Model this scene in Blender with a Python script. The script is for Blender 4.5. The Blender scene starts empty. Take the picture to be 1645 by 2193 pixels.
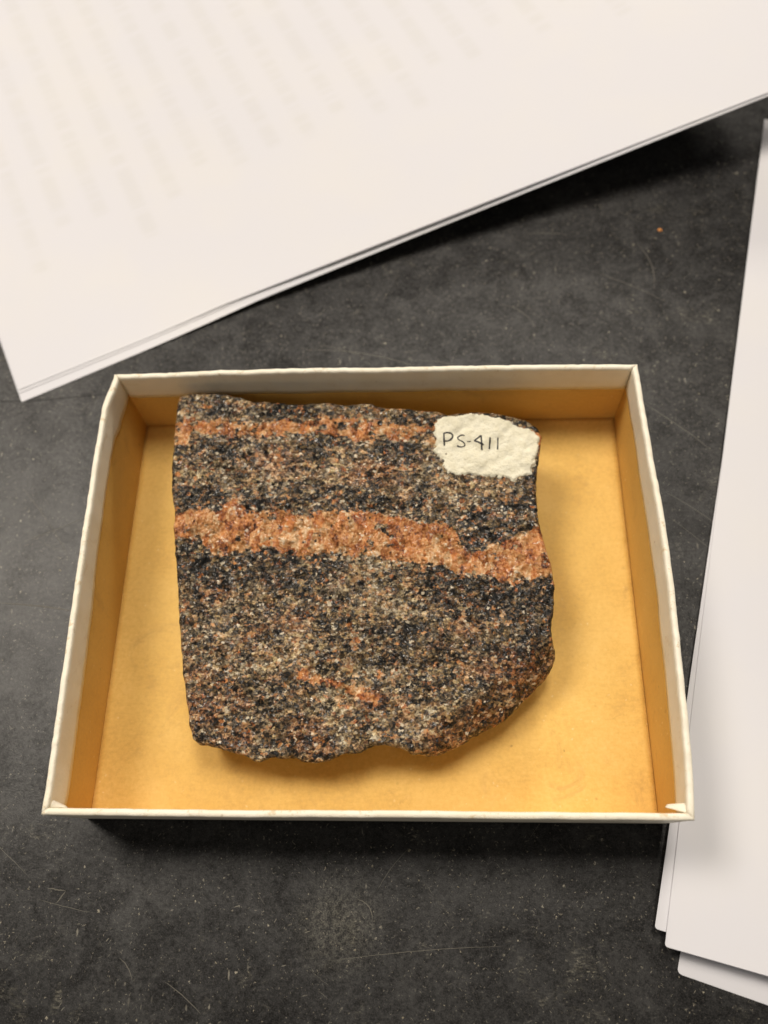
import bpy, bmesh, math, random
import numpy as np
from mathutils import Matrix, Vector

scene = bpy.context.scene
col = scene.collection

# ------------------------------------------------------------------ camera (metres; tray centre is the origin)
CAM_POS=(0.01611,-0.07815,0.23726)
CAM_ROT=[[0.998587, 0.01001, 0.052196], [0.012308, 0.911854, -0.410331], [-0.051703, 0.410393, 0.910442]]
CAM_LENS=30.3201
cam_data = bpy.data.cameras.new('camera')
cam_data.sensor_fit = 'VERTICAL'
cam_data.sensor_height = 36
cam_data.lens = CAM_LENS
cam_data.clip_start = .01
cam_data.clip_end = 20
cam_data.dof.use_dof = True
cam_data.dof.focus_distance = .218
cam_data.dof.aperture_fstop = 10.0
cam = bpy.data.objects.new('camera', cam_data)
col.objects.link(cam)
cam.matrix_world = Matrix.Translation(CAM_POS) @ Matrix(CAM_ROT).to_4x4()
scene.camera = cam

# ------------------------------------------------------------------ room light: dim walls, ceiling fixtures and an added front fill
world = bpy.data.worlds.new('World')
scene.world = world
world.use_nodes = True
bg = world.node_tree.nodes['Background']
bg.inputs[0].default_value = (1.0, .93, .84, 1)
bg.inputs[1].default_value = .09
def area(name, loc, size, power, color, target=(0, 0, 0)):
    d = bpy.data.lights.new(name, 'AREA')
    d.shape = 'RECTANGLE'
    d.size, d.size_y = size
    d.energy = power
    d.color = color
    o = bpy.data.objects.new(name, d)
    col.objects.link(o)
    o.location = loc
    o.rotation_euler = (Vector(target) - Vector(loc)).to_track_quat('-Z', 'Y').to_euler()
    return o
WARM = (1.0, .91, .79)
area('ceiling_or_fill_light', (-1.05, .70, 2.0), (.7, .7), 33, WARM)
area('ceiling_or_fill_light', (.15, .75, 2.0), (.4, .8), 24, WARM)
area('ceiling_or_fill_light', (-.35, -1.7, 2.0), (1.2, .7), 7, WARM)  # added fill from the front, brightens the inside of the back wall
area('ceiling_or_fill_light', (1.1, 5.6, 2.0), (1.2, .6), 170, WARM)
scene.view_settings.view_transform = 'Standard'
scene.view_settings.look = 'None'
scene.view_settings.gamma = 1
scene.view_settings.exposure = 0
scene.cycles.max_bounces = 8
scene.cycles.diffuse_bounces = 5

# traced outlines, in millimetres on the bench
ROCK_OUTLINE=[(-56.5,55.5,23.7),(-53.2,56.3,23.8),(-49.3,56.4,23.8),(-45.5,56.3,23.8),(-42.0,55.7,23.7),(-38.0,54.7,23.6),(-34.9,53.4,23.5),(-30.7,53.5,23.5),(-28.7,53.0,23.5),(-22.1,52.2,23.4),(-17.3,52.7,23.4),(-13.0,52.7,23.5),(-8.1,51.9,23.4),(-3.5,52.6,23.4),(0.4,52.2,23.4),(1.5,51.4,23.3),(7.1,50.8,23.3),(12.8,50.1,23.2),(18.8,49.4,23.1),(21.7,48.4,23.1),(25.4,48.8,23.1),(29.6,49.0,23.1),(35.1,48.6,23.1),(39.9,47.8,23.0),(43.8,46.7,22.9),(47.0,44.4,22.7),(48.2,41.5,22.4),(47.5,38.0,22.1),(46.8,33.3,21.7),(45.9,29.4,21.3),(45.7,24.4,20.8),(45.8,18.7,20.3),(46.0,15.7,20.0),(46.8,12.0,19.7),(47.6,7.9,19.3),(48.8,2.9,18.9),(49.2,-1.5,18.5),(48.5,-7.4,17.9),(48.1,-10.8,17.6),(47.6,-14.9,16.9),(48.8,-18.4,14.2),(48.5,-20.8,12.8),(46.9,-23.9,11.5),(44.1,-26.9,10.8),(39.6,-31.1,10.1),(35.3,-35.4,9.2),(30.8,-37.8,9.7),(27.4,-39.5,10.1),(22.3,-42.3,10.6),(18.2,-44.2,11.3),(14.9,-44.7,12.5),(11.0,-44.3,14.3),(7.4,-43.0,14.6),(4.4,-42.4,14.7),(1.1,-42.9,14.6),(-1.7,-44.3,14.5),(-5.9,-44.8,14.5),(-9.8,-46.4,14.3),(-13.1,-47.0,14.3),(-16.4,-46.5,14.3),(-18.5,-45.6,14.4),(-22.5,-45.7,14.4),(-25.1,-45.8,14.4),(-26.8,-46.5,14.3),(-28.4,-46.4,14.3),(-30.5,-45.2,14.4),(-34.5,-44.5,14.5),(-38.3,-43.4,14.6),(-43.5,-42.4,14.7),(-44.8,-41.3,14.8),(-45.7,-38.6,15.0),(-47.1,-32.2,15.6),(-48.8,-23.8,16.4),(-50.6,-13.4,17.4),(-52.1,-1.0,18.5),(-53.6,6.6,19.2),(-54.6,14.1,19.9),(-54.8,20.5,20.5),(-56.1,24.4,20.8),(-56.7,31.5,21.5),(-57.0,39.5,22.2),(-57.2,44.5,22.7),(-57.2,50.7,23.3),(-56.9,54.0,23.6)]
BEVEL=((50.47,-12.54),(0.629,-0.777))
VEIN1_TOP=[(-56.6,48.1),(-50.8,47.5),(-42.6,47.4),(-34.4,46.4),(-23.6,47.1),(-12.9,47.6),(-4.8,47.2),(0.5,46.7),(8.5,45.4),(17.8,44.2),(27.0,42.6)]
VEIN1_LOW=[(-55.9,40.3),(-53.0,40.6),(-51.7,44.3),(-42.3,43.0),(-31.5,42.3),(-20.8,43.0),(-12.7,42.5),(-4.7,41.3),(0.6,41.2),(8.5,39.9),(17.1,38.4),(26.9,37.6)]
VEIN2_TOP=[(-54.9,19.9),(-48.7,20.5),(-46.1,20.9),(-42.0,19.3),(-40.6,21.8),(-37.7,22.9),(-34.9,21.0),(-33.5,19.3),(-30.2,19.4),(-25.0,19.2),(-19.8,18.2),(-17.2,17.5),(-12.1,19.4),(-4.3,18.7),(0.9,18.6),(7.3,17.2),(13.7,15.8),(20.0,15.1),(23.1,12.8),(24.3,9.8),(26.2,8.0),(28.7,7.4),(32.5,9.0),(36.2,10.3),(40.1,11.6),(42.6,11.8),(43.9,14.5),(47.1,15.2),(50.2,15.2)]
VEIN2_LOW=[(-55.2,12.4),(-47.4,12.4),(-45.2,9.3),(-42.5,7.3),(-37.4,8.3),(-29.7,9.5),(-21.9,8.2),(-15.5,6.8),(-9.2,7.8),(-0.3,6.7),(7.3,6.0),(11.1,4.6),(14.8,4.6),(21.1,3.3),(26.0,2.0),(30.9,0.7),(37.0,-1.3),(42.0,-0.3),(44.5,0.6),(46.9,0.2),(50.1,2.2)]
VEIN3=[(-29.1,-23.6),(-16.2,-24.9),(-6.4,-28.5),(3.8,-31.4)]
PAINT=[(18.0,45.4),(18.5,46.8),(19.7,47.8),(21.5,47.3),(24.6,47.9),(28.2,48.2),(31.9,47.9),(34.9,47.2),(37.1,46.8),(39.2,46.0),(41.9,44.5),(44.5,44.0),(46.1,42.7),(47.7,41.0),(47.2,38.3),(46.5,35.2),(45.5,33.7),(46.2,32.6),(44.9,31.5),(44.7,29.7),(43.0,28.9),(40.8,28.4),(39.5,27.7),(37.5,28.8),(33.7,28.9),(31.3,29.3),(27.2,29.8),(26.3,29.4),(23.2,29.6),(21.3,30.2),(19.5,32.7),(19.9,34.1),(18.5,35.4),(16.8,37.1),(18.1,38.2),(17.6,39.8),(18.0,40.9),(17.3,43.2)]
LETTERS=[[(20.5,42.2),(20.5,40.3),(20.6,38.4)],[(20.5,42.1),(21.4,42.3),(22.5,42.2),(23.0,41.6),(22.9,40.9),(22.4,40.2),(21.5,39.8),(20.6,39.8)],[(26.3,41.2),(25.9,41.5),(25.1,41.5),(24.5,41.1),(24.3,40.6),(24.7,40.1),(25.5,39.8),(26.2,39.2),(26.4,38.6),(26.1,38.2),(25.4,38.0),(24.7,38.1),(24.1,38.4)],[(27.0,39.6),(28.1,39.6)],[(30.8,41.2),(29.9,40.4),(29.0,39.7),(30.0,39.3),(31.6,38.4)],[(30.9,41.3),(31.0,39.2),(31.0,36.9)],[(33.4,40.5),(33.3,39.0),(33.1,37.3)],[(35.6,40.5),(35.5,38.7),(35.4,37.0)]]
DARK_SPOTS=[(-39.7,5.0,12.9),(-49.9,3.8,7.1),(-24.3,3.6,10.6),(-11.6,3.5,7.1),(18.5,-1.2,8.2),(35.7,-4.4,8.2),(45.6,-2.6,7.1),(36.5,16.9,10.6),(31.3,11.7,5.9),(43.0,20.9,7.1),(-30.3,21.0,7.1),(-47.6,23.2,7.1),(5.9,37.2,7.1),(-12.6,38.9,7.1),(-42.1,39.4,5.9),(-1.8,21.4,7.1),(-23.7,49.3,7.1),(-44.3,51.1,4.7),(-14.6,17.4,2.6),(41.5,-10.1,8.2),(40.0,-18.6,4.7),(8.6,-14.9,5.9)]
RUST_SPOTS=[(-41.7,-3.1,5.3),(-28.5,-13.3,3.3),(-16.2,-24.5,2.6),(-43.8,-25.1,4.1),(-32.9,-41.0,4.1),(1.4,-31.6,4.7),(35.0,-23.4,8.2),(40.8,-25.7,7.1),(45.0,10.2,4.7),(-12.6,-43.2,4.7),(-34.8,-31.7,4.7),(-16.3,-39.8,5.9),(-44.3,-34.0,7.1),(25.7,-12.5,4.7),(-21.1,-11.1,4.7),(29.8,-36.2,7.1),(20.3,-40.8,7.1),(-27.1,34.2,7.1),(0.7,31.0,7.1)]
PALE_SPOTS=[(-53.8,50.6,4.7),(-2.7,0.2,9.4),(7.3,-6.2,9.4),(-29.0,-2.8,4.7),(-7.3,38.2,4.7),(8.5,42.2,4.7),(-18.3,-18.5,7.1),(13.3,-35.1,8.2),(-8.2,-31.6,5.9),(27.8,23.8,7.1),(-9.8,32.5,7.1),(-30.9,31.4,7.1)]
MM = 0.001
W, D, H = 150.0, 121.1, 29.3      # tray
rng = np.random.default_rng(7)
random.seed(3)

# ------------------------------------------------------------------ helpers
def link(o, parent=None):
    col.objects.link(o)
    if parent is not None:
        o.parent = parent
    return o

def thing(name, label, cat, loc=(0, 0, 0), group=None):
    o = bpy.data.objects.new(name, None)
    o.empty_display_size = 0.01
    o.location = loc
    o['label'] = label
    o['category'] = cat
    if group:
        o['group'] = group
    return link(o)

def mesh_np(name, co_mm, faces, mat=None, parent=None, smooth=True):
    """co_mm: (n,3) array in millimetres, faces: list/array of quads or tris"""
    me = bpy.data.meshes.new(name)
    co = np.asarray(co_mm, float) * MM
    fa = np.asarray(faces, np.int32)
    k = fa.shape[1]
    me.vertices.add(len(co))
    me.vertices.foreach_set('co', co.ravel())
    me.loops.add(fa.size)
    me.loops.foreach_set('vertex_index', fa.ravel())
    me.polygons.add(len(fa))
    me.polygons.foreach_set('loop_start', np.arange(0, fa.size, k, dtype=np.int32))
    me.polygons.foreach_set('loop_total', np.full(len(fa), k, np.int32))
    me.polygons.foreach_set('use_smooth', np.full(len(fa), smooth))
    me.update(calc_edges=True)
    me.validate()
    if mat:
        me.materials.append(mat)
    return link(bpy.data.objects.new(name, me), parent)

def attr(o, name, vals):
    a = o.data.attributes.new(name, 'FLOAT', 'POINT')
    a.data.foreach_set('value', np.asarray(vals, np.float32))

def grid_faces(nu, nv, wrap_u=False):
    """vertex (i,j) = i*nv+j"""
    iu = np.arange(nu if wrap_u else nu - 1)
    jv = np.arange(nv - 1)
    I, J = np.meshgrid(iu, jv, indexing='ij')
    I2 = (I + 1) % nu
    return np.stack([I * nv + J, I2 * nv + J, I2 * nv + J + 1, I * nv + J + 1], -1).reshape(-1, 4)

def _hash(ix, iy, iz, seed):
    h = (ix * 374761393 + iy * 668265263 + iz * 2147483647 + seed * 1274126177) & 0xffffffff
    h = ((h ^ (h >> 13)) * 1274126177) & 0xffffffff
    h = (h ^ (h >> 16)) & 0xffffffff
    return h / 4294967295.0

def vnoise(x, y, z, scale, seed=0):
    """value noise -1..1, feature size = scale (mm)"""
    x, y, z = np.asarray(x) / scale, np.asarray(y) / scale, np.asarray(z) / scale
    fx, fy, fz = np.floor(x), np.floor(y), np.floor(z)
    ix, iy, iz = fx.astype(np.int64), fy.astype(np.int64), fz.astype(np.int64)
    tx, ty, tz = x - fx, y - fy, z - fz
    tx, ty, tz = [t * t * t * (t * (t * 6 - 15) + 10) for t in (tx, ty, tz)]
    r = 0
    for dx in (0, 1):
        for dy in (0, 1):
            for dz in (0, 1):
                w = (tx if dx else 1 - tx) * (ty if dy else 1 - ty) * (tz if dz else 1 - tz)
                r = r + w * _hash(ix + dx, iy + dy, iz + dz, seed)
    return r * 2 - 1

def fbm(x, y, z, scale, oct=3, seed=0):
    r, a, t = 0, 1.0, 0
    for k in range(oct):
        r = r + a * vnoise(x, y, z, scale / 2 ** k, seed + 17 * k)
        t += a
        a *= .5
    return r / t

def poly_dist(px, py, poly):
    """signed distance to a closed polygon, positive inside"""
    px, py = np.asarray(px), np.asarray(py)
    best = np.full(px.shape, 1e9)
    inside = np.zeros(px.shape, bool)
    n = len(poly)
    for i in range(n):
        ax, ay = poly[i][:2]
        bx, by = poly[(i + 1) % n][:2]
        dx, dy = bx - ax, by - ay
        t = np.clip(((px - ax) * dx + (py - ay) * dy) / (dx * dx + dy * dy + 1e-12), 0, 1)
        best = np.minimum(best, (px - ax - t * dx) ** 2 + (py - ay - t * dy) ** 2)
        c = (ay > py) != (by > py)
        with np.errstate(divide='ignore', invalid='ignore'):
            xi = (bx - ax) * (py - ay) / (by - ay + 1e-15) + ax
        inside ^= c & (px < xi)
    d = np.sqrt(best)
    return np.where(inside, d, -d)

def sstep(a, b, x):
    t = np.clip((x - a) / (b - a), 0, 1)
    return t * t * (3 - 2 * t)

# ---- node helper
class NT:
    def __init__(self, name):
        self.m = bpy.data.materials.new(name)
        self.m.use_nodes = True
        self.n = self.m.node_tree.nodes
        self.l = self.m.node_tree.links
        self.n.clear()
        self.out = self.n.new('ShaderNodeOutputMaterial')
        self.p = self.n.new('ShaderNodeBsdfPrincipled')
        self.l.new(self.p.outputs[0], self.out.inputs[0])
        self.tc = self.n.new('ShaderNodeTexCoord')
        mp = self.n.new('ShaderNodeMapping')
        mp.inputs['Scale'].default_value = (1000, 1000, 1000)     # object space in mm
        self.l.new(self.tc.outputs['Object'], mp.inputs[0])
        self.mm = mp.outputs[0]
    def _set(self, sock, v):
        if isinstance(v, bpy.types.NodeSocket):
            self.l.new(v, sock)
        elif isinstance(v, (tuple, list)) and len(v) == 3 and sock.type == 'RGBA':
            sock.default_value = (*v, 1)
        else:
            sock.default_value = v
    def math(self, op, a, b=0.0, c=0.0, clamp=False):
        x = self.n.new('ShaderNodeMath'); x.operation = op; x.use_clamp = clamp
        for s, v in zip(x.inputs, (a, b, c)):
            self._set(s, v)
        return x.outputs[0]
    def vmath(self, op, a, b=(0, 0, 0), scale=None):
        x = self.n.new('ShaderNodeVectorMath'); x.operation = op
        self._set(x.inputs[0], a); self._set(x.inputs[1], b)
        if scale is not None:
            self._set(x.inputs['Scale'], scale)
        return x.outputs[0]
    def mapping(self, vec, scale=(1, 1, 1), rot=(0, 0, 0), loc=(0, 0, 0)):
        x = self.n.new('ShaderNodeMapping')
        self.l.new(vec, x.inputs[0])
        x.inputs['Scale'].default_value = scale
        x.inputs['Rotation'].default_value = rot
        x.inputs['Location'].default_value = loc
        return x.outputs[0]
    def noise(self, size, detail=3, rough=.5, vec=None, dist=0.0, color=False):
        x = self.n.new('ShaderNodeTexNoise')
        x.inputs['Scale'].default_value = 1.0 / size
        x.inputs['Detail'].default_value = detail
        x.inputs['Roughness'].default_value = rough
        x.inputs['Distortion'].default_value = dist
        self.l.new(vec or self.mm, x.inputs['Vector'])
        return x.outputs['Color' if color else 'Fac']
    def voronoi(self, size, vec=None, feature='F1', out='Color', rand=1.0):
        x = self.n.new('ShaderNodeTexVoronoi'); x.feature = feature
        x.inputs['Scale'].default_value = 1.0 / size
        x.inputs['Randomness'].default_value = rand
        self.l.new(vec or self.mm, x.inputs['Vector'])
        return x.outputs[out]
    def ramp(self, fac, stops, interp='LINEAR'):
        x = self.n.new('ShaderNodeValToRGB'); x.color_ramp.interpolation = interp
        e = x.color_ramp.elements
        while len(e) < len(stops):
            e.new(.5)
        for el, (p, c) in zip(e, stops):
            el.position = p
            el.color = (c, c, c, 1) if isinstance(c, (int, float)) else (*c, 1)
        self._set(x.inputs[0], fac)
        return x.outputs[0]
    def remap(self, v, a, b, c=0.0, d=1.0, smooth=True):
        x = self.n.new('ShaderNodeMapRange')
        x.interpolation_type = 'SMOOTHSTEP' if smooth else 'LINEAR'
        self._set(x.inputs[0], v)
        for i, k in enumerate((a, b, c, d)):
            self._set(x.inputs[1 + i], k)
        return x.outputs[0]
    def mix(self, f, a, b, mode='MIX'):
        x = self.n.new('ShaderNodeMix'); x.data_type = 'RGBA'; x.blend_type = mode
        self._set(x.inputs[0], f); self._set(x.inputs[6], a); self._set(x.inputs[7], b)
        return x.outputs[2]
    def attr(self, name):
        x = self.n.new('ShaderNodeAttribute'); x.attribute_name = name
        return x.outputs['Fac']
    def sep(self, v):
        x = self.n.new('ShaderNodeSeparateXYZ'); self.l.new(v, x.inputs[0]); return x.outputs
    def bump(self, h, strength=.3, dist=.1, normal=None):
        x = self.n.new('ShaderNodeBump')
        x.inputs['Strength'].default_value = strength
        x.inputs['Distance'].default_value = dist * MM
        self._set(x.inputs['Height'], h)
        if normal is not None:
            self.l.new(normal, x.inputs['Normal'])
        return x.outputs[0]
    def done(self, color, rough=.6, normal=None, spec=.5):
        self._set(self.p.inputs['Base Color'], color)
        self._set(self.p.inputs['Roughness'], rough)
        self._set(self.p.inputs['Specular IOR Level'], spec)
        if normal is not None:
            self.l.new(normal, self.p.inputs['Normal'])
        return self.m

# ------------------------------------------------------------------ materials
def mat_table():
    t = NT('slate_black_laminate')
    cloud = t.noise(48, 5, .62)
    blot = t.noise(9, 5, .72, dist=.6)
    fine = t.noise(.4, 3, .75)
    grain = t.noise(1.3, 5, .8)
    base = t.ramp(t.math('ADD', t.math('MULTIPLY', grain, .42), t.math('ADD', t.math('MULTIPLY', cloud, .36), t.math('MULTIPLY', blot, .22))),
                  [(.38, (.0048, .0048, .005)), (.5, (.0118, .0116, .0118)), (.62, (.032, .031, .030))])
    base = t.mix(t.remap(fine, .46, .7, 0, .7), base, (.050, .048, .045))
    # a dense fabric of short fine rubbing marks, three directions
    for k, (ang, sz, amt, lo) in enumerate(((.8, .6, .75, .40), (2.2, .8, .7, .42), (-.3, 1.1, .65, .44), (1.5, 1.7, .75, .46))):
        v = t.mapping(t.mapping(t.mm, rot=(0, 0, ang), loc=(17 * k, 5, 0)), scale=(.28, 1, 1))
        v = t.vmath('ADD', v, t.vmath('SCALE', t.noise(2.5, 3, .6, color=True), scale=.8))
        d = t.voronoi(sz, v, out='Distance')
        pick = t.sep(t.voronoi(sz, v))[0]
        g = t.remap(t.noise(7 + 3 * k, 4, .7, vec=t.mapping(t.mm, loc=(31 * k, 7, 3))), lo, lo + .2)
        f = t.math('MULTIPLY', t.math('MULTIPLY', t.remap(d, .06, .2, 1, 0), t.remap(pick, .45, .9)), g)
        base = t.mix(t.math('MULTIPLY', f, amt), base, (.25, .23, .185))
    # scuffed chalky patches with a broken, streaky body
    st = t.noise(.8, 4, .8, vec=t.mapping(t.mm, rot=(0, 0, .7), scale=(.4, 1.3, 1)))
    sc = t.math('MULTIPLY', t.remap(t.noise(15, 5, .7, dist=.8), .58, .74), t.remap(st, .44, .64))
    base = t.mix(t.math('MULTIPLY', sc, .75), base, (.17, .158, .125))
    # one rubbed chalky smear in front of the tray
    xx_, yy_, _z = t.sep(t.vmath('ADD', t.mm, t.vmath('SCALE', t.noise(5, 4, .7, color=True), scale=9)))
    dx = t.math('MULTIPLY', t.math('ADD', xx_, 3), 1.0)
    dy = t.math('MULTIPLY', t.math('ADD', yy_, 79), .9)
    rr = t.math('SQRT', t.math('ADD', t.math('MULTIPLY', dx, dx), t.math('MULTIPLY', dy, dy)))
    sm = t.math('MULTIPLY', t.remap(rr, 2, 14, 1, 0), t.remap(t.math('ADD', t.math('MULTIPLY', grain, .6), t.math('MULTIPLY', fine, .4)), .42, .62))
    base = t.mix(t.math('MULTIPLY', sm, .42), base, (.15, .14, .108))
    # dust specks
    wv = t.vmath('ADD', t.mm, t.vmath('SCALE', t.noise(.7, 3, .7, color=True), scale=1.6))
    for size, lo, hi, thr, c in ((2.6, .04, .15, .48, (.42, .38, .29)), (1.0, .06, .24, .44, (.30, .27, .21))):
        d = t.voronoi(size, wv, out='Distance')
        pick = t.sep(t.voronoi(size, wv))[1]
        gate = t.math('MULTIPLY', t.remap(t.noise(size * 5, 3, .6), thr - .08, thr + .12), t.remap(pick, .3, .9))
        base = t.mix(t.math('MULTIPLY', t.math('MULTIPLY', t.remap(d, lo, hi, 1, 0), gate), .8), base, c)
    gl = t.math('ADD', t.math('MULTIPLY', blot, .5), t.math('MULTIPLY', grain, .5))
    rough = t.remap(gl, .3, .7, .27, .42)
    bh = t.math('ADD', t.math('MULTIPLY', grain, .9), t.math('MULTIPLY', fine, .6))
    return t.done(base, rough, t.bump(bh, .4, .14), t.remap(gl, .36, .62, .16, .42))

def mat_kraft(name, c_dark, c_mid, c_light):
    t = NT(name)
    wv = t.vmath('ADD', t.mm, t.vmath('SCALE', t.noise(1.2, 2, .6, color=True), scale=.9))
    n1 = t.noise(22, 4, .6)
    n2 = t.noise(1.1, 4, .7)
    fib = t.noise(1.0, 3, .6, vec=t.mapping(t.mm, scale=(.35, 1.6, 1), rot=(0, 0, .5)))
    v = t.math('ADD', t.math('ADD', t.math('MULTIPLY', n1, .42), t.math('MULTIPLY', n2, .44)), t.math('MULTIPLY', fib, .14))
    c = t.ramp(v, [(.3, c_dark), (.5, c_mid), (.7, c_light)])
    d = t.voronoi(2.6, wv, out='Distance')
    fl = t.math('MULTIPLY', t.remap(d, .06, .14, 1, 0), t.remap(t.noise(9, 2), .46, .6))
    c = t.mix(t.math('MULTIPLY', fl, .55), c, (.86, .68, .36))
    d2 = t.voronoi(7.5, wv, out='Distance')
    ds = t.math('MULTIPLY', t.remap(d2, .03, .075, 1, 0), t.remap(t.noise(30, 3), .48, .6))
    c = t.mix(t.math('MULTIPLY', ds, .5), c, (.2, .1, .03))
    # old stains and finger marks
    st = t.remap(t.noise(13, 5, .7, dist=.8), .54, .74)
    c = t.mix(t.math('MULTIPLY', st, .42), c, (.42, .23, .07))
    return t.done(c, t.remap(n2, .3, .7, .55, .75), t.bump(t.math('ADD', n2, fib), .18, .1), .3)

def mat_white(name, col_a, col_b, rough=.5):
    t = NT(name)
    n = t.noise(9, 4, .6)
    f = t.noise(.8, 3, .6)
    c = t.mix(t.remap(n, .35, .7), col_a, col_b)
    gr = t.math('MULTIPLY', t.remap(t.noise(6, 5, .75, dist=1), .56, .74), .42)
    c = t.mix(gr, c, (.55, .43, .26))
    sp = t.math('MULTIPLY', t.remap(t.voronoi(4.5, out='Distance'), .04, .1, 1, 0), t.remap(t.noise(14, 2), .52, .62))
    c = t.mix(t.math('MULTIPLY', sp, .5), c, (.34, .25, .14))
    # paper rubbed through to the brown board along the top edge
    z = t.sep(t.mm)[2]
    rub = t.math('MULTIPLY', t.remap(z, H - 1.3, H - .4), t.remap(t.noise(3.2, 5, .75, vec=t.mapping(t.mm, loc=(3, 8, 1))), .56, .66))
    c = t.mix(t.math('MULTIPLY', rub, .6), c, (.56, .42, .22))
    return t.done(c, rough, t.bump(t.math('ADD', t.math('MULTIPLY', n, 2), f), .4, .16), .4)

def mat_paper(name, stripes=False):
    t = NT(name)
    n = t.noise(40, 3, .5)
    f = t.noise(.35, 3, .6)
    c = t.mix(t.remap(n, .35, .68), (.635, .635, .68), (.65, .645, .668))
    c = t.mix(t.math('MULTIPLY', f, .08), c, (.66, .63, .6))
    sp = t.math('MULTIPLY', t.remap(t.voronoi(17, out='Distance'), .012, .024, 1, 0), t.remap(t.noise(30, 2), .5, .6))
    c = t.mix(t.math('MULTIPLY', sp, .6), c, (.42, .4, .38))
    if stripes:
        # printing on the reverse showing faintly through the sheet: lines run along local y
        x, y, _ = t.sep(t.mm)
        pitch = 13.6
        u = t.math('DIVIDE', x, pitch)
        idx = t.math('FLOOR', u)
        fr = t.math('SUBTRACT', t.math('FRACT', u), .5)
        line = t.remap(t.math('ABSOLUTE', fr), .08, .32, 1, 0)
        w = t.n.new('ShaderNodeTexWhiteNoise'); w.noise_dimensions = '1D'
        t.l.new(idx, w.inputs['W'])
        start = t.math('MULTIPLY_ADD', w.outputs[0], 24, 40)
        on = t.remap(t.math('SUBTRACT', y, start), -1, 2)
        comb = t.n.new('ShaderNodeCombineXYZ')
        t.l.new(t.math('MULTIPLY', idx, 7.3), comb.inputs[0]); t.l.new(t.math('MULTIPLY', y, .55), comb.inputs[1])
        words = t.remap(t.noise(2.0, 3, .7, vec=comb.outputs[0]), .33, .56)
        rng_u = t.math('MULTIPLY', t.remap(x, 14, 22), 1.0)
        m = t.math('MULTIPLY', t.math('MULTIPLY', line, on), t.math('MULTIPLY', words, rng_u))
        c = t.mix(t.math('MULTIPLY', m, .14), c, (.46, .45, .38))
    return t.done(c, .62, t.bump(t.math('ADD', t.math('MULTIPLY', n, 3), f), .12, .08), .3)

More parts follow.
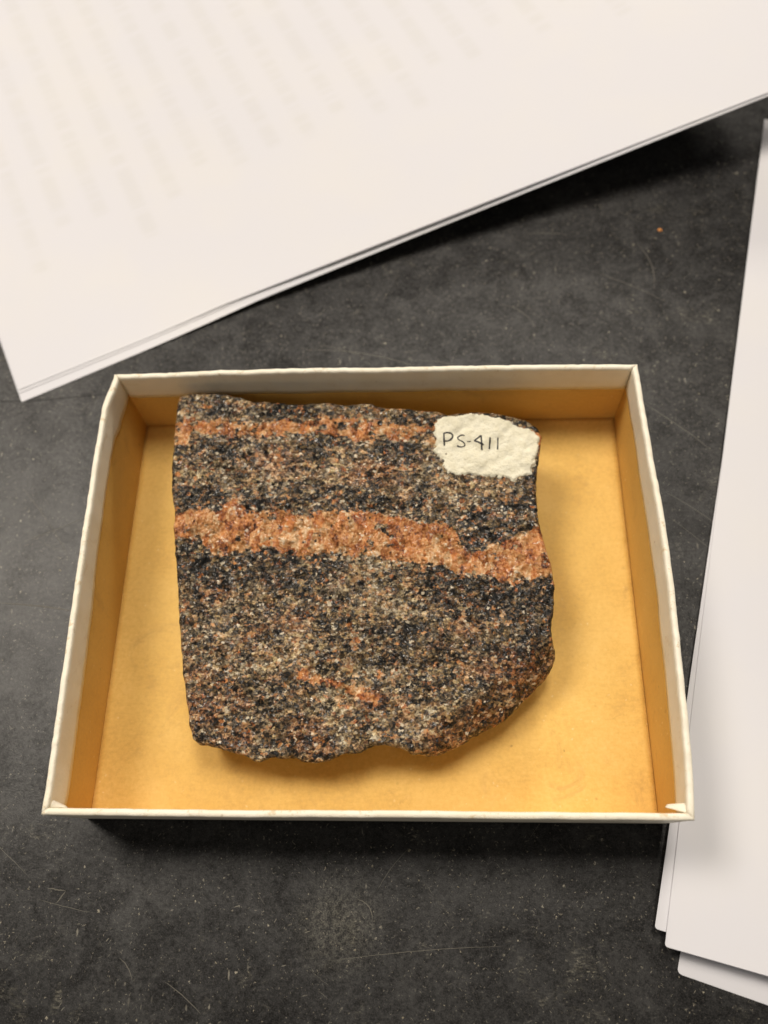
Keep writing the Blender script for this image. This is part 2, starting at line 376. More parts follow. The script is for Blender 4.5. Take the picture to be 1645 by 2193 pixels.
def mat_rock():
    t = NT('banded_gneiss')
    warp = t.vmath('ADD', t.mm, t.vmath('SCALE', t.vmath('SUBTRACT', t.noise(.6, 4, .7, color=True), (.5, .5, .5)), scale=1.5))
    sx = t.mapping(warp, scale=(.85, 1.1, 1))
    v0 = t.voronoi(1.35, t.mapping(sx, loc=(13, 5, 2)))
    v1 = t.voronoi(.78, sx)
    v2 = t.voronoi(.42, sx)
    v3 = t.voronoi(2.9, t.mapping(warp, scale=(1.25, .75, 1), rot=(0, 0, .6)))
    v4 = t.voronoi(.66, t.mapping(sx, loc=(71, 15, 8)))
    r4, g4, b4 = t.sep(v4)
    r0, g0, b0 = t.sep(v0)
    r1, g1, b1 = t.sep(v1)
    r2, g2, b2 = t.sep(v2)
    r3, g3, b3 = t.sep(v3)
    clump = t.noise(4.2, 4, .62, vec=t.mapping(t.mm, scale=(.55, 1.15, 1)))
    big = t.noise(12, 3, .55, vec=t.mapping(t.mm, scale=(.5, 1.25, 1), loc=(4, 9, 0)))
    vein, dark, rust, pale = (t.attr(a) for a in ('vein', 'dark', 'rust', 'pale'))
    val = t.math('ADD', t.math('ADD', t.math('MULTIPLY', r0, .29), t.math('MULTIPLY', r1, .36)), t.math('MULTIPLY', r2, .35))
    val = t.math('MULTIPLY_ADD', t.math('SUBTRACT', val, .5), 1.33, .47)
    val = t.math('ADD', val, t.math('MULTIPLY', t.math('SUBTRACT', clump, .5), .54))
    val = t.math('ADD', val, t.math('MULTIPLY', t.math('SUBTRACT', big, .5), .22))
    val = t.math('SUBTRACT', val, t.math('MULTIPLY', dark, .20))
    val = t.math('ADD', val, t.math('MULTIPLY', pale, .12))
    matrix = t.ramp(val, [(.0, (.005, .005, .0055)), (.26, (.010, .010, .0105)), (.35, (.030, .026, .021)), (.45, (.075, .057, .038)),
                          (.56, (.135, .097, .062)), (.68, (.25, .185, .115)), (.84, (.44, .35, .22)), (1, (.68, .60, .46))])
    # the pale minerals vary from grey quartz to yellowish and pinkish feldspar
    hue = t.ramp(t.math('MULTIPLY_ADD', t.math('SUBTRACT', t.noise(5, 3, .6, vec=t.mapping(t.mm, loc=(0, 70, 0))), .5), 1.2, b0),
                 [(.15, (.92, .96, .98)), (.4, (1.0, .98, .90)), (.65, (1.05, .97, .72)), (.92, (1.10, .86, .68))])
    matrix = t.mix(1.0, matrix, hue, 'MULTIPLY')
    rustc = t.ramp(val, [(.0, (.006, .005, .005)), (.29, (.013, .009, .008)), (.4, (.06, .026, .013)), (.6, (.20, .085, .036)), (.85, (.42, .22, .10)), (1, (.6, .42, .26))])
    rm = t.math('ADD', t.math('MULTIPLY', rust, 1.1), t.math('MULTIPLY', t.remap(t.noise(6, 4, .65, vec=t.mapping(t.mm, loc=(50, 3, 0))), .48, .68), .5))
    rm = t.math('MULTIPLY', rm, t.remap(t.noise(1.6, 4, .7, vec=t.mapping(t.mm, loc=(5, 33, 0))), .36, .58), clamp=True)
    c = t.mix(rm, matrix, rustc)
    # feldspar vein: larger interlocking crystals, streaked, redder or paler from place to place
    streak = t.noise(1.5, 5, .78, vec=t.mapping(warp, scale=(1.9, .55, 1), rot=(0, 0, .55)))
    zone = t.noise(7, 3, .6, vec=t.mapping(t.mm, loc=(9, 40, 0)))
    vv = t.math('ADD', t.math('MULTIPLY', r3, .46), t.math('ADD', t.math('MULTIPLY', r1, .16), t.math('MULTIPLY', g2, .18)))
    vv = t.math('ADD', vv, t.math('MULTIPLY', t.math('SUBTRACT', streak, .5), 1.25))
    vv = t.math('ADD', vv, t.math('MULTIPLY', t.math('SUBTRACT', zone, .5), .5))
    vv = t.math('ADD', vv, .04)
    veinc = t.ramp(vv, [(.0, (.012, .008, .006)), (.12, (.11, .034, .014)), (.27, (.30, .098, .030)), (.45, (.45, .195, .062)),
                        (.6, (.53, .275, .115)), (.75, (.62, .41, .22)), (.95, (.75, .62, .46))])
    veinc = t.mix(t.remap(g3, .6, .9, 0, .5), veinc, t.mix(1.0, veinc, (1.08, .80, .6), 'MULTIPLY'))
    vm = t.remap(t.math('ADD', t.math('MULTIPLY_ADD', vein, 1.06, .02), t.math('ADD', t.math('MULTIPLY', t.math('SUBTRACT', g0, .5), .75), t.math('MULTIPLY', t.math('SUBTRACT', g1, .5), .6))), .30, .66)
    c = t.mix(vm, c, veinc)
    # scattered pale grains, white glints put into their colour
    gl = t.math('MULTIPLY', t.remap(r4, .955, .97), t.remap(g4, .2, .5))
    c = t.mix(t.math('MULTIPLY', gl, .75), c, (.72, .62, .46))
    # crystal faces: every grain tilts its own way and shines differently
    geo = t.n.new('ShaderNodeNewGeometry')
    tilt = t.vmath('SUBTRACT', v2, (.5, .5, .5))
    tilt1 = t.vmath('SUBTRACT', v0, (.5, .5, .5))
    nn = t.vmath('ADD', geo.outputs['Normal'], t.vmath('ADD', t.vmath('SCALE', tilt, scale=.85), t.vmath('SCALE', t.vmath('ADD', tilt1, t.vmath('SUBTRACT', v3, (.5, .5, .5))), scale=.5)))
    nn = t.vmath('NORMALIZE', nn)
    nb = t.bump(t.math('ADD', t.noise(.3, 3, .7), val), .35, .16, nn)
    rough = t.remap(b2, .1, .82, .75, .13)
    return t.done(c, rough, nb, t.remap(b2, .7, .95, .3, .8))

def mat_paint():
    t = NT('cream_correction_paint')
    n = t.noise(2.4, 4, .6)
    f = t.noise(.45, 3, .65)
    c = t.mix(t.remap(n, .3, .7), (.78, .745, .60), (.72, .675, .51))
    sp = t.math('MULTIPLY', t.remap(t.voronoi(1.2, out='Distance', vec=t.vmath('ADD', t.mm, t.vmath('SCALE', t.noise(.5, 2, .6, color=True), scale=.7))), .03, .15, 1, 0),
                t.remap(t.noise(3.4, 3, .6), .55, .7))
    c = t.mix(t.math('MULTIPLY', sp, .4), c, (.2, .18, .14))
    return t.done(c, .5, t.bump(t.math('ADD', t.math('MULTIPLY', n, 1.4), f), .8, .3), .4)

def mat_flat(name, c, rough=.5):
    t = NT(name)
    n = t.noise(.6, 3, .6)
    return t.done(t.mix(n, c, tuple(min(1, k * 1.25) for k in c)), rough, t.bump(n, .2, .05), .4)

M_TABLE = mat_table()
M_FLOOR = mat_kraft('yellow_chipboard_floor', (.60, .355, .085), (.74, .47, .125), (.83, .56, .19))
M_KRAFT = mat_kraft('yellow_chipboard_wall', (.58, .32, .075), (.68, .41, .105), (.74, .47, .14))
M_WHITE = mat_white('ivory_box_paper', (.84, .79, .67), (.80, .74, .60))
M_PAPER = mat_paper('office_paper')
M_PRINT = mat_paper('office_paper_printed_reverse', True)
M_ROCK = mat_rock()
M_PAINT = mat_paint()
M_INK = mat_flat('black_ink', (.012, .011, .012), .4)
M_SCRATCH = mat_flat('pale_scratch', (.095, .088, .072), .7)
M_CRACK = mat_flat('dark_crack', (.004, .004, .004), .8)
M_CRUMB = mat_flat('orange_grit', (.62, .25, .06), .6)

# ------------------------------------------------------------------ bench top (setting)
def slab(name, x0, x1, y0, y1, z0, z1, m):
    co = np.array([(x, y, z) for z in (z0, z1) for x, y in ((x0, y0), (x1, y0), (x1, y1), (x0, y1))], float)
    fa = [(3, 2, 1, 0), (4, 5, 6, 7), (0, 1, 5, 4), (1, 2, 6, 5), (2, 3, 7, 6), (3, 0, 4, 7)]
    return mesh_np(name, co, fa, m, None, False)
table = slab('tabletop', -800, 800, -500, 1100, -30, 0, M_TABLE)
table['kind'] = 'structure'
table['label'] = 'black scuffed and scratched laboratory bench top'

def ribbon(verts, faces, pts, w0, z):
    """thin flat mark that tapers at both ends"""
    pts = np.asarray(pts, float)
    n = len(pts)
    tg = np.gradient(pts, axis=0)
    tg /= np.linalg.norm(tg, axis=1)[:, None] + 1e-9
    nr = np.stack([-tg[:, 1], tg[:, 0]], 1)
    b = len(verts)
    for i in range(n):
        s = i / (n - 1)
        w = w0 * .5 * (1 - abs(2 * s - 1) ** 3 * .9)
        for sg in (-1, 1):
            verts.append((*(pts[i] + sg * w * nr[i]), z))
    for i in range(n - 1):
        k = b + 2 * i
        faces.append((k, k + 2, k + 3, k + 1))

def scratch_set():
    V, F = [], []
    def add(p, q, bend, w):
        p, q = np.array(p, float), np.array(q, float)
        d = q - p
        nrm = np.array([-d[1], d[0]])
        s = np.linspace(0, 1, 12)[:, None]
        jit = np.array([random.gauss(0, .04) for _ in range(12)])[:, None] * nrm / (np.linalg.norm(nrm) + 1e-9)
        ribbon(V, F, p + d * s + nrm * bend * (4 * s * (1 - s)) + jit, w, .02)
    # the long ones that can be picked out
    add((-112, 0.5), (-86, -2.5), .02, .30); add((-111, 38), (-92, 14), .03, .16); add((-108, 20), (-84, 31), -.02, .18)
    add((-24, 88), (16, 79), .06, .2); add((-20, 90), (-2, 83), .05, .15); add((10, 83), (30, 79), .06, .15)
    add((83, 66), (103, 48), .02, .2); add((86, 35), (102, 22), .03, .16); add((86, 27), (101, 12), .02, .13)
    add((-104, -62), (-88, -74), .005, .12); add((-85, -79), (-70, -82), -.01, .13); add((-10, -92), (34, -88), .012, .13)
    add((-50, -97), (-40, -104), .03, .2); add((-62, -92), (-58, -97), .1, .2)
    add((-80, -80), (-78, -77), .0, .3); add((-78, -77), (-83, -76.4), .0, .3); add((2, -76), (10, -66), .04, .15)
    add((-3, -78), (1, -83), .2, .25); add((40, 105), (52, 95), .15, .16); add((72, 118), (96, 104), .03, .16)
    add((50, 135), (66, 134), .03, .2); add((88, 130), (92, 110), .12, .22)
    for _ in range(130):
        x, y = random.uniform(-130, 110), random.uniform(-108, 150)
        L = random.choice((2, 2, 3, 3, 4, 6, 10)) * random.uniform(.6, 1.2)
        a = random.choice((random.uniform(0, 6.28), -.6 + random.gauss(0, .3)))
        add((x, y), (x + L * math.cos(a), y + L * math.sin(a)), random.gauss(0, .02), random.uniform(.05, .11))
    o = mesh_np('scratch', np.array(V), F, M_SCRATCH, table, False)
    o['kind'] = 'stuff'
    V, F = [], []
    s = np.linspace(0, 1, 40)
    ribbon(V, F, np.c_[-260 + 190 * s, 62.6 + 10.2 * s + .25 * np.sin(s * 30)], .34, .02)
    mesh_np('hairline_crack', np.array(V), F, M_CRACK, table, False)
    V, F = [], []
    # chips and dried specks with ragged outlines and a little height
    for _ in range(260):
        x, y = random.uniform(-130, 110), random.uniform(-108, 150)
        if random.random() < .5:
            x, y = random.uniform(-100, 95), random.uniform(-108, -62)
        r = random.choice((.12, .15, .18, .22, .36)) * random.uniform(.6, 1.2)
        b = len(V); k = 6; el = random.uniform(.4, 1); ro = random.uniform(0, 3.14)
        for i in range(k):
            a = i * 2 * math.pi / k; rr = r * random.uniform(.5, 1.2)
            ux, uy = rr * math.cos(a), rr * el * math.sin(a)
            V.append((x + ux * math.cos(ro) - uy * math.sin(ro), y + ux * math.sin(ro) + uy * math.cos(ro), 0))
        V.append((x, y, r * .35))
        for i in range(k):
            F.append((b + i, b + (i + 1) % k, b + k))
    o = mesh_np('dust_speck', np.array(V), F, mat_flat('pale_dust', (.17, .15, .11), .8), table, False)
    o['kind'] = 'stuff'
scratch_set()

# ------------------------------------------------------------------ cardboard tray
TH, FL = 1.25, 1.8           # board thickness, floor thickness
tray = thing('specimen_tray', 'shallow ivory and yellow cardboard tray holding the banded rock, on the black bench top', 'box')

def bow_left(s):            # s 0..1 from back to front
    return 1.75 * sstep(0, .09, s) * (1 - sstep(.35, 1.0, s) * 1.0) + .25 * np.sin(s * 9) * sstep(0, .1, s) * (1 - s)
def bow_right(s):           # s from front to back
    return 2.2 * np.sin(np.pi * np.clip(s, 0, 1) ** .9) + .12 * np.sin(s * 14)
def bow_back(s):
    return .7 * np.sin(np.pi * s) + .12 * np.sin(s * 11)
def bow_front(s):
    return .35 + .15 * np.sin(np.pi * s) + .1 * np.sin(s * 8)

# each side: start corner, direction along, outward normal, length, bow
SIDES = [((W / 2, D / 2), (-1, 0), (0, 1), W, bow_back), ((-W / 2, D / 2), (0, -1), (-1, 0), D, bow_left),
         ((-W / 2, -D / 2), (1, 0), (0, -1), W, bow_front), ((W / 2, -D / 2), (0, 1), (1, 0), D, bow_right)]

def wall_pts(side, prof, n, end_pull=None, zadj=None, seed=0):
    """prof: list of (offset outward from outer face, z); returns grid n x len(prof)"""
    (cx, cy), (ax, ay), (nx, ny), L, bow = side
    s = np.linspace(0, 1, n)
    out = []
    for k, (off, z) in enumerate(prof):
        off = np.broadcast_to(np.asarray(off, float), (n,))
        zz = np.broadcast_to(np.asarray(z, float), (n,)).copy()
        a = -off + (L + 2 * off) * s            # mitre: shorter inside
        if end_pull is not None:
            a = -off + end_pull + (L + 2 * off - 2 * end_pull) * s
        lean = 1.1 * (1 - np.clip(zz / H, 0, 1)) - .35 * np.clip(zz / H, 0, 1)
        if side is SIDES[1]:
            a = a - lean * s
        if side is SIDES[3]:
            a = a + lean * (1 - s)
        b = off + bow(s) * np.clip(zz / H, 0, 1) ** 1.2
        if side is SIDES[2]:
            b = b - 1.1 * (1 - np.clip(zz / H, 0, 1))
        wob = .06 * vnoise(a, 0 * a + 31 * seed, 0 * a, 9, seed) + .05 * vnoise(a, 0 * a, 0 * a + 5, 2.2, seed)
        b = b + wob * np.clip(zz / H, 0, 1)
        rim = sstep(.85 * H, H, zz)
        zz += rim * (.13 * vnoise(a, 0 * a, 0 * a + 77, 7, seed + 3) + .17 * vnoise(a, 0 * a, 0 * a + 9, 1.5, seed))
        out.append(np.stack([cx + ax * a + nx * b, cy + ay * a + ny * b, zz], 1))
    return np.stack(out, 1)

def sheet_mod(o, th, off=1):
    m = o.modifiers.new('thickness', 'SOLIDIFY')
    m.thickness = th * MM
    m.offset = off

for i, side in enumerate(SIDES):
    n = 130
    # board: outer bottom, up, round the rim, inner side down to the floor
    prof = [(-.3, 0), (-.3, 8), (-.3, 16), (-.3, 24), (-.12, H - .6), (-.3, H - .3), (-.7, H - .28), (-1.05, H - .35), (-TH, H - 1.0), (-TH, 24),
            (-TH, 18), (-TH, 12), (-TH, 6), (-TH, 0)]
    P = wall_pts(side, prof, n, seed=i)
    mesh_np('side_wall', P.reshape(-1, 3), grid_faces(n, len(prof)), M_KRAFT, tray)
    wall = col.objects[-1]
    # covering paper: outside, over the rim and down the upper part of the inside
    s = np.linspace(0, 1, n)
    zl = [18.6, 20.6, 19, 20][i] + .35 * vnoise(s * 150, 0 * s, 0 * s, 14, i + 40) + .12 * vnoise(s * 150, 0 * s, 0 * s, 2.5, i)
    if i == 1:
        zl = zl - 2.4 * sstep(.35, 1, s) + 1.2 * sstep(.10, .15, s) * (1 - sstep(.3, .6, s)) - 1.0 * (1 - sstep(.08, .13, s))
    if i == 3:
        zl = zl - 1.0 * (1 - sstep(0, .3, s)) - .8 * sstep(.93, 1, s)
    if i in (1, 2, 3, 0):
        zl = zl + 2.5 * (1 - np.sqrt(np.clip(1 - (1 - np.clip(np.minimum(s, 1 - s) / .025, 0, 1)) ** 2, 0, 1))) * (.2 if i in (0,) else .75)
    g = .24
    tin = -TH - g
    prof = [(0, .3), (0, 7), (0, 14), (0, 21), (0, 26), (.02, H - 1.0), (0, H - .4), (-.1, H - .14), (-.35, H), (-.75, H + .03), (-1.15, H - .02), (tin + .16, H - .2),
            (tin, H - .6), (tin, H - 1.5), (tin, (H - 2) * .6 + zl * .4), (tin, (H - 2) * .25 + zl * .75), (tin + .12, zl)]
    P = wall_pts(side, prof, n, seed=i)
    lin = mesh_np('paper_lining', P.reshape(-1, 3), grid_faces(n, len(prof)), M_WHITE, wall)
    sheet_mod(lin, .12, 0)

# floor board
nf = 90
xs = np.linspace(-W / 2 + TH + .12, W / 2 - TH - .12, nf)
ys = np.linspace(-D / 2 + TH + .12, D / 2 - TH - .12, nf)
X, Y = np.meshgrid(xs, ys, indexing='ij')
Z = FL + .18 * fbm(X, Y, 0 * X, 40, 3, 5) - .1 * (1 - sstep(0, 3, np.minimum.reduce([X - xs[0], xs[-1] - X, Y - ys[0], ys[-1] - Y])))
fo = mesh_np('floor_board', np.stack([X, Y, Z], -1).reshape(-1, 3), grid_faces(nf, nf), M_FLOOR, tray)
sheet_mod(fo, 1.4, -1)

# loose triangular flap of paper in the front right corner, and a smaller one front left
def flap(pts, name='corner_flap', n=10):
    a, b, c, d = [np.array(p, float) for p in pts]
    u = np.linspace(0, 1, n)
    U_, V_ = np.meshgrid(u, u, indexing='ij')
    P = (a * (1 - U_)[..., None] * (1 - V_)[..., None] + b * U_[..., None] * (1 - V_)[..., None]
         + c * U_[..., None] * V_[..., None] + d * (1 - U_)[..., None] * V_[..., None])
    P[..., 2] += .35 * np.sin(np.pi * U_) * np.sin(np.pi * V_)
    o = mesh_np(name, P.reshape(-1, 3), grid_faces(n, n), M_WHITE, tray)
    sheet_mod(o, .3, 0)
    return o
flap([(74.0, -59.6, 28.8), (69.6, -57.9, 25.8), (70.3, -57.3, 25.2), (73.6, -57.2, 27.6)])
flap([(-74.0, -59.3, 28.6), (-70.5, -59.0, 25.6), (-71.2, -58.7, 24.8), (-73.3, -57.6, 27.6)])

# ------------------------------------------------------------------ rock
rock = thing('rock_slab', 'dark speckled rock slab with orange bands and cream number patch, in the tray', 'rock', (0, 0, 0))
OL = np.array(ROCK_OUTLINE)
(bx0, by0), (bnx, bny) = BEVEL
def rock_low(x, y):
    z = 19.8 + .092 * y
    d = np.maximum(0, (x - bx0) * bnx + (y - by0) * bny + 1.5)
    z = z - np.where(d < 3, d * d / 6 * .75, .75 * (d - 1.5))
    z = z + .55 * fbm(x, y, 0 * x, 26, 2, 3)
    z = z - 1.2 * sstep(30, 50, x) * sstep(30, 48, y)
    return z
def rock_fine(x, y):
    return (.42 * fbm(x, y, 0 * x, 6, 2, 8) + .42 * fbm(x, y, 0 * x, 2.2, 2, 21) + .13 * vnoise(x, y, 0 * x, .9, 33) + .08 * vnoise(x, y, 0 * x, .5, 35))
def rock_edge(d):
    r = 1.3
    k = np.clip(1 - d / r, 0, 1)
    return r * (1 - np.sqrt(np.clip(1 - k * k, 0, 1)))
def resample(poly, n):
    c = np.vstack([poly, poly[:1]])
    L = np.r_[0, np.cumsum(np.linalg.norm(np.diff(c[:, :2], axis=0), axis=1))]
    s = np.linspace(0, L[-1], n, endpoint=False)
    return np.stack([np.interp(s, L, c[:, k]) for k in range(c.shape[1])], 1)
NA, NR = 1000, 250
E = resample(OL, NA)
for _ in range(2):
    E[:, :2] = (np.roll(E[:, :2], 1, 0) + 2 * E[:, :2] + np.roll(E[:, :2], -1, 0)) / 4
nrm2 = np.roll(E[:, :2], -1, 0) - np.roll(E[:, :2], 1, 0)
nrm2 = np.stack([nrm2[:, 1], -nrm2[:, 0]], 1)
nrm2 /= np.linalg.norm(nrm2, axis=1)[:, None]
area = np.sum(E[:, 0] * np.roll(E[:, 1], -1) - np.roll(E[:, 0], -1) * E[:, 1])
if area < 0:
    nrm2 = -nrm2
E[:, :2] += nrm2 * (.22 * fbm(E[:, 0], E[:, 1], 0 * E[:, 0], 2.2, 2, 4) + .12 * vnoise(E[:, 0], E[:, 1], 0 * E[:, 0], .9, 6))[:, None]
C0 = np.array([-4.0, 6.0])
fr = np.linspace(0, 1, NR) ** .72
fr[0] = .004
R3 = C0[None, None] + (E[:, None, :2] - C0) * fr[None, :, None]
xx, yy = R3[..., 0].ravel(), R3[..., 1].ravel()
dd = np.maximum(poly_dist(xx, yy, resample(E, 320)), 0)
zz = rock_low(xx, yy) + rock_fine(xx, yy) * sstep(0, 1.2, dd + .5) - rock_edge(dd)
TOP = np.stack([xx, yy, zz], 1).reshape(NA, NR, 3)
# sides going down, undercut, to the underside
edge = TOP[:, -1]
side_rows = []
prof_dn = [(.15, .12), (.45, .25), (.9, .4), (1.4, .55), (2.2, .7), (3.2, .82), (4.2, .92), (5.5, 1.0)]
for ins, f in prof_dn:
    zt = edge[:, 2] * (1 - f) + 2.05 * f
    x2 = edge[:, 0] - nrm2[:, 0] * ins
    y2 = edge[:, 1] - nrm2[:, 1] * ins
    nz = .5 * fbm(x2, y2, zt, 4, 3, 9) * (1 if f < 1 else .3)
    side_rows.append(np.stack([x2 + nrm2[:, 0] * nz * .8, y2 + nrm2[:, 1] * nz * .8, zt], 1))
bot = np.stack([C0[0] + (side_rows[-1][:, 0] - C0[0]) * .02, C0[1] + (side_rows[-1][:, 1] - C0[1]) * .02, np.full(NA, 2.05)], 1)
ALL = np.concatenate([TOP, np.stack(side_rows + [bot], 1)], 1)
nv = ALL.shape[1]
stone = mesh_np('stone', ALL.reshape(-1, 3), grid_faces(NA, nv, True)[:, ::(1 if area > 0 else -1)], M_ROCK, rock)

def ycurve(pts, x):
    a = np.array(sorted(pts))
    return np.interp(x, a[:, 0], a[:, 1])
def rock_masks(x, y, z):
    wx = x + 1.0 * fbm(x, y, z, 4, 3, 51) + .5 * fbm(x, y, z, 1.2, 2, 52)
    wy = y + 1.25 * fbm(x, y, z, 4.5, 3, 53) + .8 * fbm(x, y, z, 1.3, 2, 54)
    v = np.zeros_like(x)
    for top, low, soft in ((VEIN1_TOP, VEIN1_LOW, 1.1), (VEIN2_TOP, VEIN2_LOW, 1.3)):
        a, b = ycurve(top, wx), ycurve(low, wx)
        m = sstep(-soft, soft, np.minimum(a - wy, wy - b))
        if top is VEIN1_TOP:
            m = m * (.64 + .4 * sstep(-.35, .25, fbm(x, y, z, 9, 3, 91)))
        v = np.maximum(v, m)
    yc = ycurve(VEIN3, wx)
    x0, x1 = VEIN3[0][0], VEIN3[-1][0]
    v = np.maximum(v, .85 * sstep(2.0, .5, np.abs(wy - yc)) * sstep(x0 + 6, x0 + 13, wx) * sstep(x1 + 1, x1 - 3, wx) * sstep(-.5, .2, fbm(x, y, z, 7, 2, 88) + .1))
    # scattered dark inclusions in the veins
    v = v * (1 - .9 * sstep(.28, .46, fbm(x, y, z, 3.0, 3, 61)))
    def spots(L):
        m = np.zeros_like(x)
        for sx, sy, r in L:
            d = np.sqrt(((wx - sx) / 1.25) ** 2 + ((wy - sy) / .8) ** 2) / r
            m = np.maximum(m, sstep(1.15, .35, d))
        return m
    return v, spots(DARK_SPOTS), spots(RUST_SPOTS), spots(PALE_SPOTS)
va, da, ru, pa = rock_masks(*[ALL.reshape(-1, 3)[:, k] for k in range(3)])
for nm, a in (('vein', va), ('dark', da), ('rust', ru), ('pale', pa)):
    attr(stone, nm, a)

# cream paint patch brushed on the stone
PT = np.array(PAINT)
PTr = resample(PT, 260)
st = .14
gx = np.arange(PT[:, 0].min() - 1, PT[:, 0].max() + 1, st)
gy = np.arange(PT[:, 1].min() - 1, PT[:, 1].max() + 1, st)
GX, GY = np.meshgrid(gx, gy, indexing='ij')
def paint_z(x, y, d=None):
    base = rock_low(x, y) + .42 * fbm(x, y, 0 * x, 6, 2, 8) + .26 * .75 * fbm(x, y, 0 * x, 2.2, 1, 21)
    return base + .25 + .17 * fbm(x, y, 0 * x, 1.5, 3, 71) + .14 * fbm(x, y, 0 * x, 4.5, 2, 75)
pd = poly_dist(GX, GY, PTr)
rd = np.maximum(poly_dist(GX, GY, resample(E, 320)), 0)
pz = paint_z(GX, GY) - rock_edge(rd) + .12
pd2 = pd + .45 * fbm(GX, GY, 0 * GX, 1.5, 2, 81) + .22 * vnoise(GX, GY, 0 * GX, .5, 83)
pz = pz - .9 * sstep(.9, -.5, pd2)
keep = (pd2 > -.15) & (poly_dist(GX, GY, resample(E, 320)) > .12)
fa = grid_faces(len(gx), len(gy))
kf = keep.ravel()[fa].all(1)
fa = fa[kf]
used = np.unique(fa)
remap_i = np.full(GX.size, -1); remap_i[used] = np.arange(len(used))
co = np.stack([GX, GY, pz], -1).reshape(-1, 3)[used]
patch = mesh_np('paint_patch', co, remap_i[fa], M_PAINT, rock)

# hand-lettered number PS-411 in ink: a flattened stroke following the paint
def stroke(pts, w):
    pts = np.array(pts, float)[:, :2]
    seg = np.r_[0, np.cumsum(np.linalg.norm(np.diff(pts, axis=0), axis=1))]
    n = max(8, int(seg[-1] / .12))
    s = np.linspace(0, seg[-1], n)
    p = np.stack([np.interp(s, seg, pts[:, k]) for k in range(2)], 1)
    for _ in range(3):
        p[1:-1] = (p[:-2] + 2 * p[1:-1] + p[2:]) / 4
    tg = np.gradient(p, axis=0); tg /= np.linalg.norm(tg, axis=1)[:, None] + 1e-9
    nr = np.stack([-tg[:, 1], tg[:, 0]], 1)
    ww = w * (.85 + .3 * vnoise(s, 0 * s, 0 * s + pts[0, 0], 1.1, 5))
    ww[0] *= .6; ww[-1] *= .5
    rows = []
    for o, dz in ((-.5, -.05), (-.42, .07), (0, .10), (.42, .07), (.5, -.05)):
        q = p + nr * (ww * o)[:, None]
        z = paint_z(q[:, 0], q[:, 1]) + .12 + dz
        rows.append(np.c_[q, z])
    return np.stack(rows, 1)
V, F = [], []
b = 0
for k, L in enumerate(LETTERS):
    P = stroke(L, .34 if k == 3 else .54)
    F.append(grid_faces(P.shape[0], P.shape[1]) + b)
    V.append(P.reshape(-1, 3)); b += P.shape[0] * P.shape[1]
mesh_np('lettering', np.vstack(V), np.vstack(F), M_INK, patch)

# ------------------------------------------------------------------ sheets of paper
def sheet(name, label, group, corner, ang, Lx, Ly, zfun, mat, nx=70, ny=50, round_r=0.0, curl=False):
    """corner: world position of the lower-left corner, local x along the first edge"""
    u = np.linspace(0, Lx, nx)
    v = np.linspace(0, Ly, ny) if ny > 2 else np.array([0, Ly])
    if round_r:
        u = np.unique(np.r_[np.linspace(0, round_r, 7), u[u > round_r]]); v = np.unique(np.r_[np.linspace(0, round_r, 7), v[v > round_r]])
    U_, V_ = np.meshgrid(u, v, indexing='ij')
    if round_r:
        # soften the corner: slide the first rows inward along a small arc
        pull = round_r - np.sqrt(np.clip(round_r ** 2 - (round_r - np.clip(V_, 0, round_r)) ** 2, 0, None))
        U2 = U_ + pull * np.clip(1 - U_ / (round_r * 3), 0, 1)
    else:
        U2 = U_
    Z = zfun(U2, V_)
    if curl:
        U2 = U2 - .98 * np.clip(Z - 3, 0, None); V_ = V_ - .95 * np.clip(Z - 2, 0, None)
    o = mesh_np(name, np.stack([U2, V_, Z], -1).reshape(-1, 3), grid_faces(len(u), len(v)), mat)
    o.location = (corner[0] * MM, corner[1] * MM, 0)
    o.rotation_euler = (0, 0, ang)
    sheet_mod(o, .1, -1)
    o['label'] = label; o['category'] = 'paper'; o['group'] = group
    return o
G1 = 'sheets in the stack behind the tray'
G2 = 'sheets in the pile right of the tray'
def lift(a, b, h):
    return lambda u, v: h * np.clip((u - a) / (b - a), 0, None) ** 1.5
a1 = math.atan2(129.3, 260.8)
lf = lift(40, 300, 23)
sheet('paper_sheet', 'bottom sheet of the stack behind the tray, edge showing below the upper sheets', G1, (-117.3, 69.6), a1, 340, 230,
      lambda u, v: .25 + lf(u, v) * .995 + .15 * fbm(u, v, 0 * u, 60, 2, 1), M_PAPER, round_r=.6, curl=True)
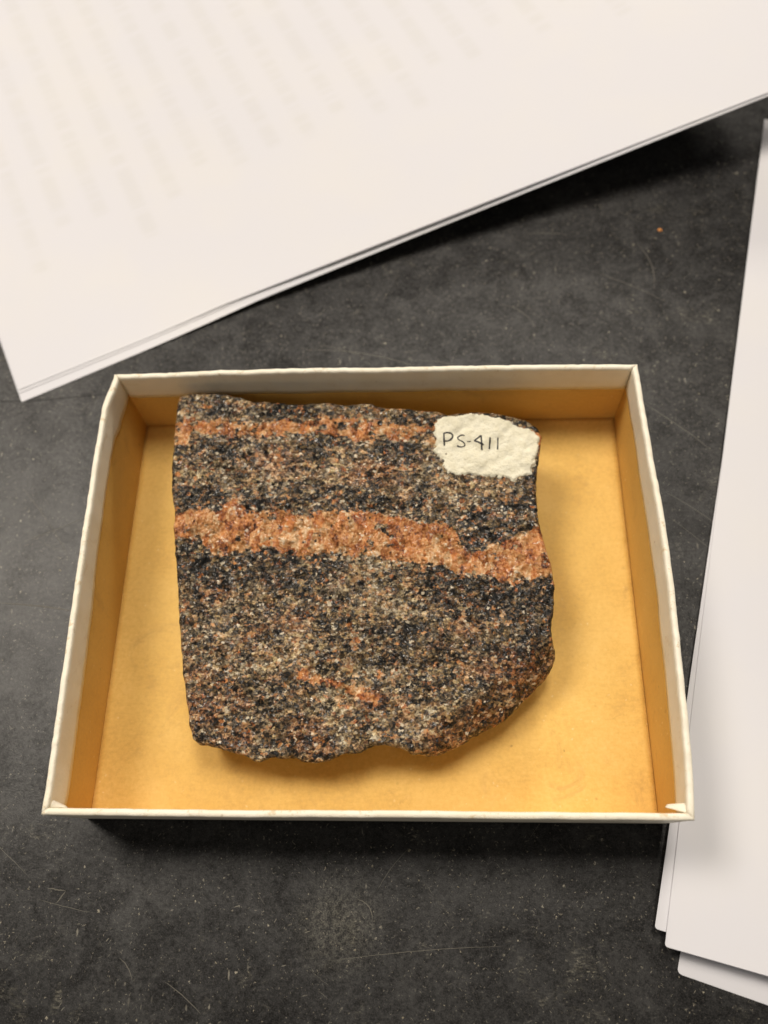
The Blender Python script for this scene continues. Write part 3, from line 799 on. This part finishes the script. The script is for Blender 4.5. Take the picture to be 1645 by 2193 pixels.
sheet('paper_sheet', 'middle sheet of the stack behind the tray, only a thin line visible', G1, (-118.9, 72.8), a1 - .008, 340, 230,
      lambda u, v: .42 + lf(u, v) * .998 + .4 * sstep(60, 140, u) * (1 - sstep(150, 260, u)) + .15 * fbm(u, v, 0 * u, 60, 2, 1), M_PAPER, round_r=.6, curl=True)
sheet('paper_sheet', 'top sheet of the stack behind the tray, faint print showing through it', G1, (-119.1, 74.0), a1 - .0125, 340, 230,
      lambda u, v: .62 + lf(u, v) + 1.0 * sstep(40, 130, u) * (1 - sstep(150, 260, u)) + .15 * fbm(u, v, 0 * u, 60, 2, 1), M_PRINT, round_r=.6, curl=True)

a2 = math.atan2(276, 70.1) - math.pi / 2     # local y runs up the long edge
sheet('paper_sheet', 'lowest sheet of the right-hand pile, its bottom corner showing below the others', G2, (74.3, -93.3), a2 - .055, 216, 279,
      lambda u, v: .35 + .2 * fbm(u, v, 0 * u, 70, 2, 3), M_PAPER, round_r=1.2)
sheet('paper_sheet', 'middle sheet of the right-hand pile, a narrow strip sticking out left', G2, (69.2, -83.6), a2 - .02, 216, 279,
      lambda u, v: 2.2 + 2.2 * sstep(80, 0, v) + .2 * fbm(u, v, 0 * u, 70, 2, 3), M_PAPER, round_r=.8)
sheet('paper_sheet', 'top sheet of the right-hand pile, lying blank and white beside the tray', G2, (70.9, -87.4), a2, 216, 279,
      lambda u, v: 2.75 + 2.6 * sstep(80, 0, v) + .2 * fbm(u, v, 0 * u, 70, 2, 3), M_PAPER, round_r=.8)

# a grain of orange grit on the bench between the paper stacks
bm = bmesh.new()
bmesh.ops.create_icosphere(bm, subdivisions=2, radius=.55 * MM)
for v in bm.verts:
    k = 1 + .25 * math.sin(v.co.x * 9000 + 1) * math.cos(v.co.y * 7000)
    v.co = (v.co.x * k * 1.3, v.co.y * k, v.co.z * .7 * k)
me = bpy.data.meshes.new('grit_grain'); bm.to_mesh(me); bm.free(); me.materials.append(M_CRUMB)
g = link(bpy.data.objects.new('grit_grain', me)); g.location = (.097, .1348, .00035)
g['label'] = 'tiny orange grain of grit on the bare bench between the paper stacks'; g['category'] = 'grit'
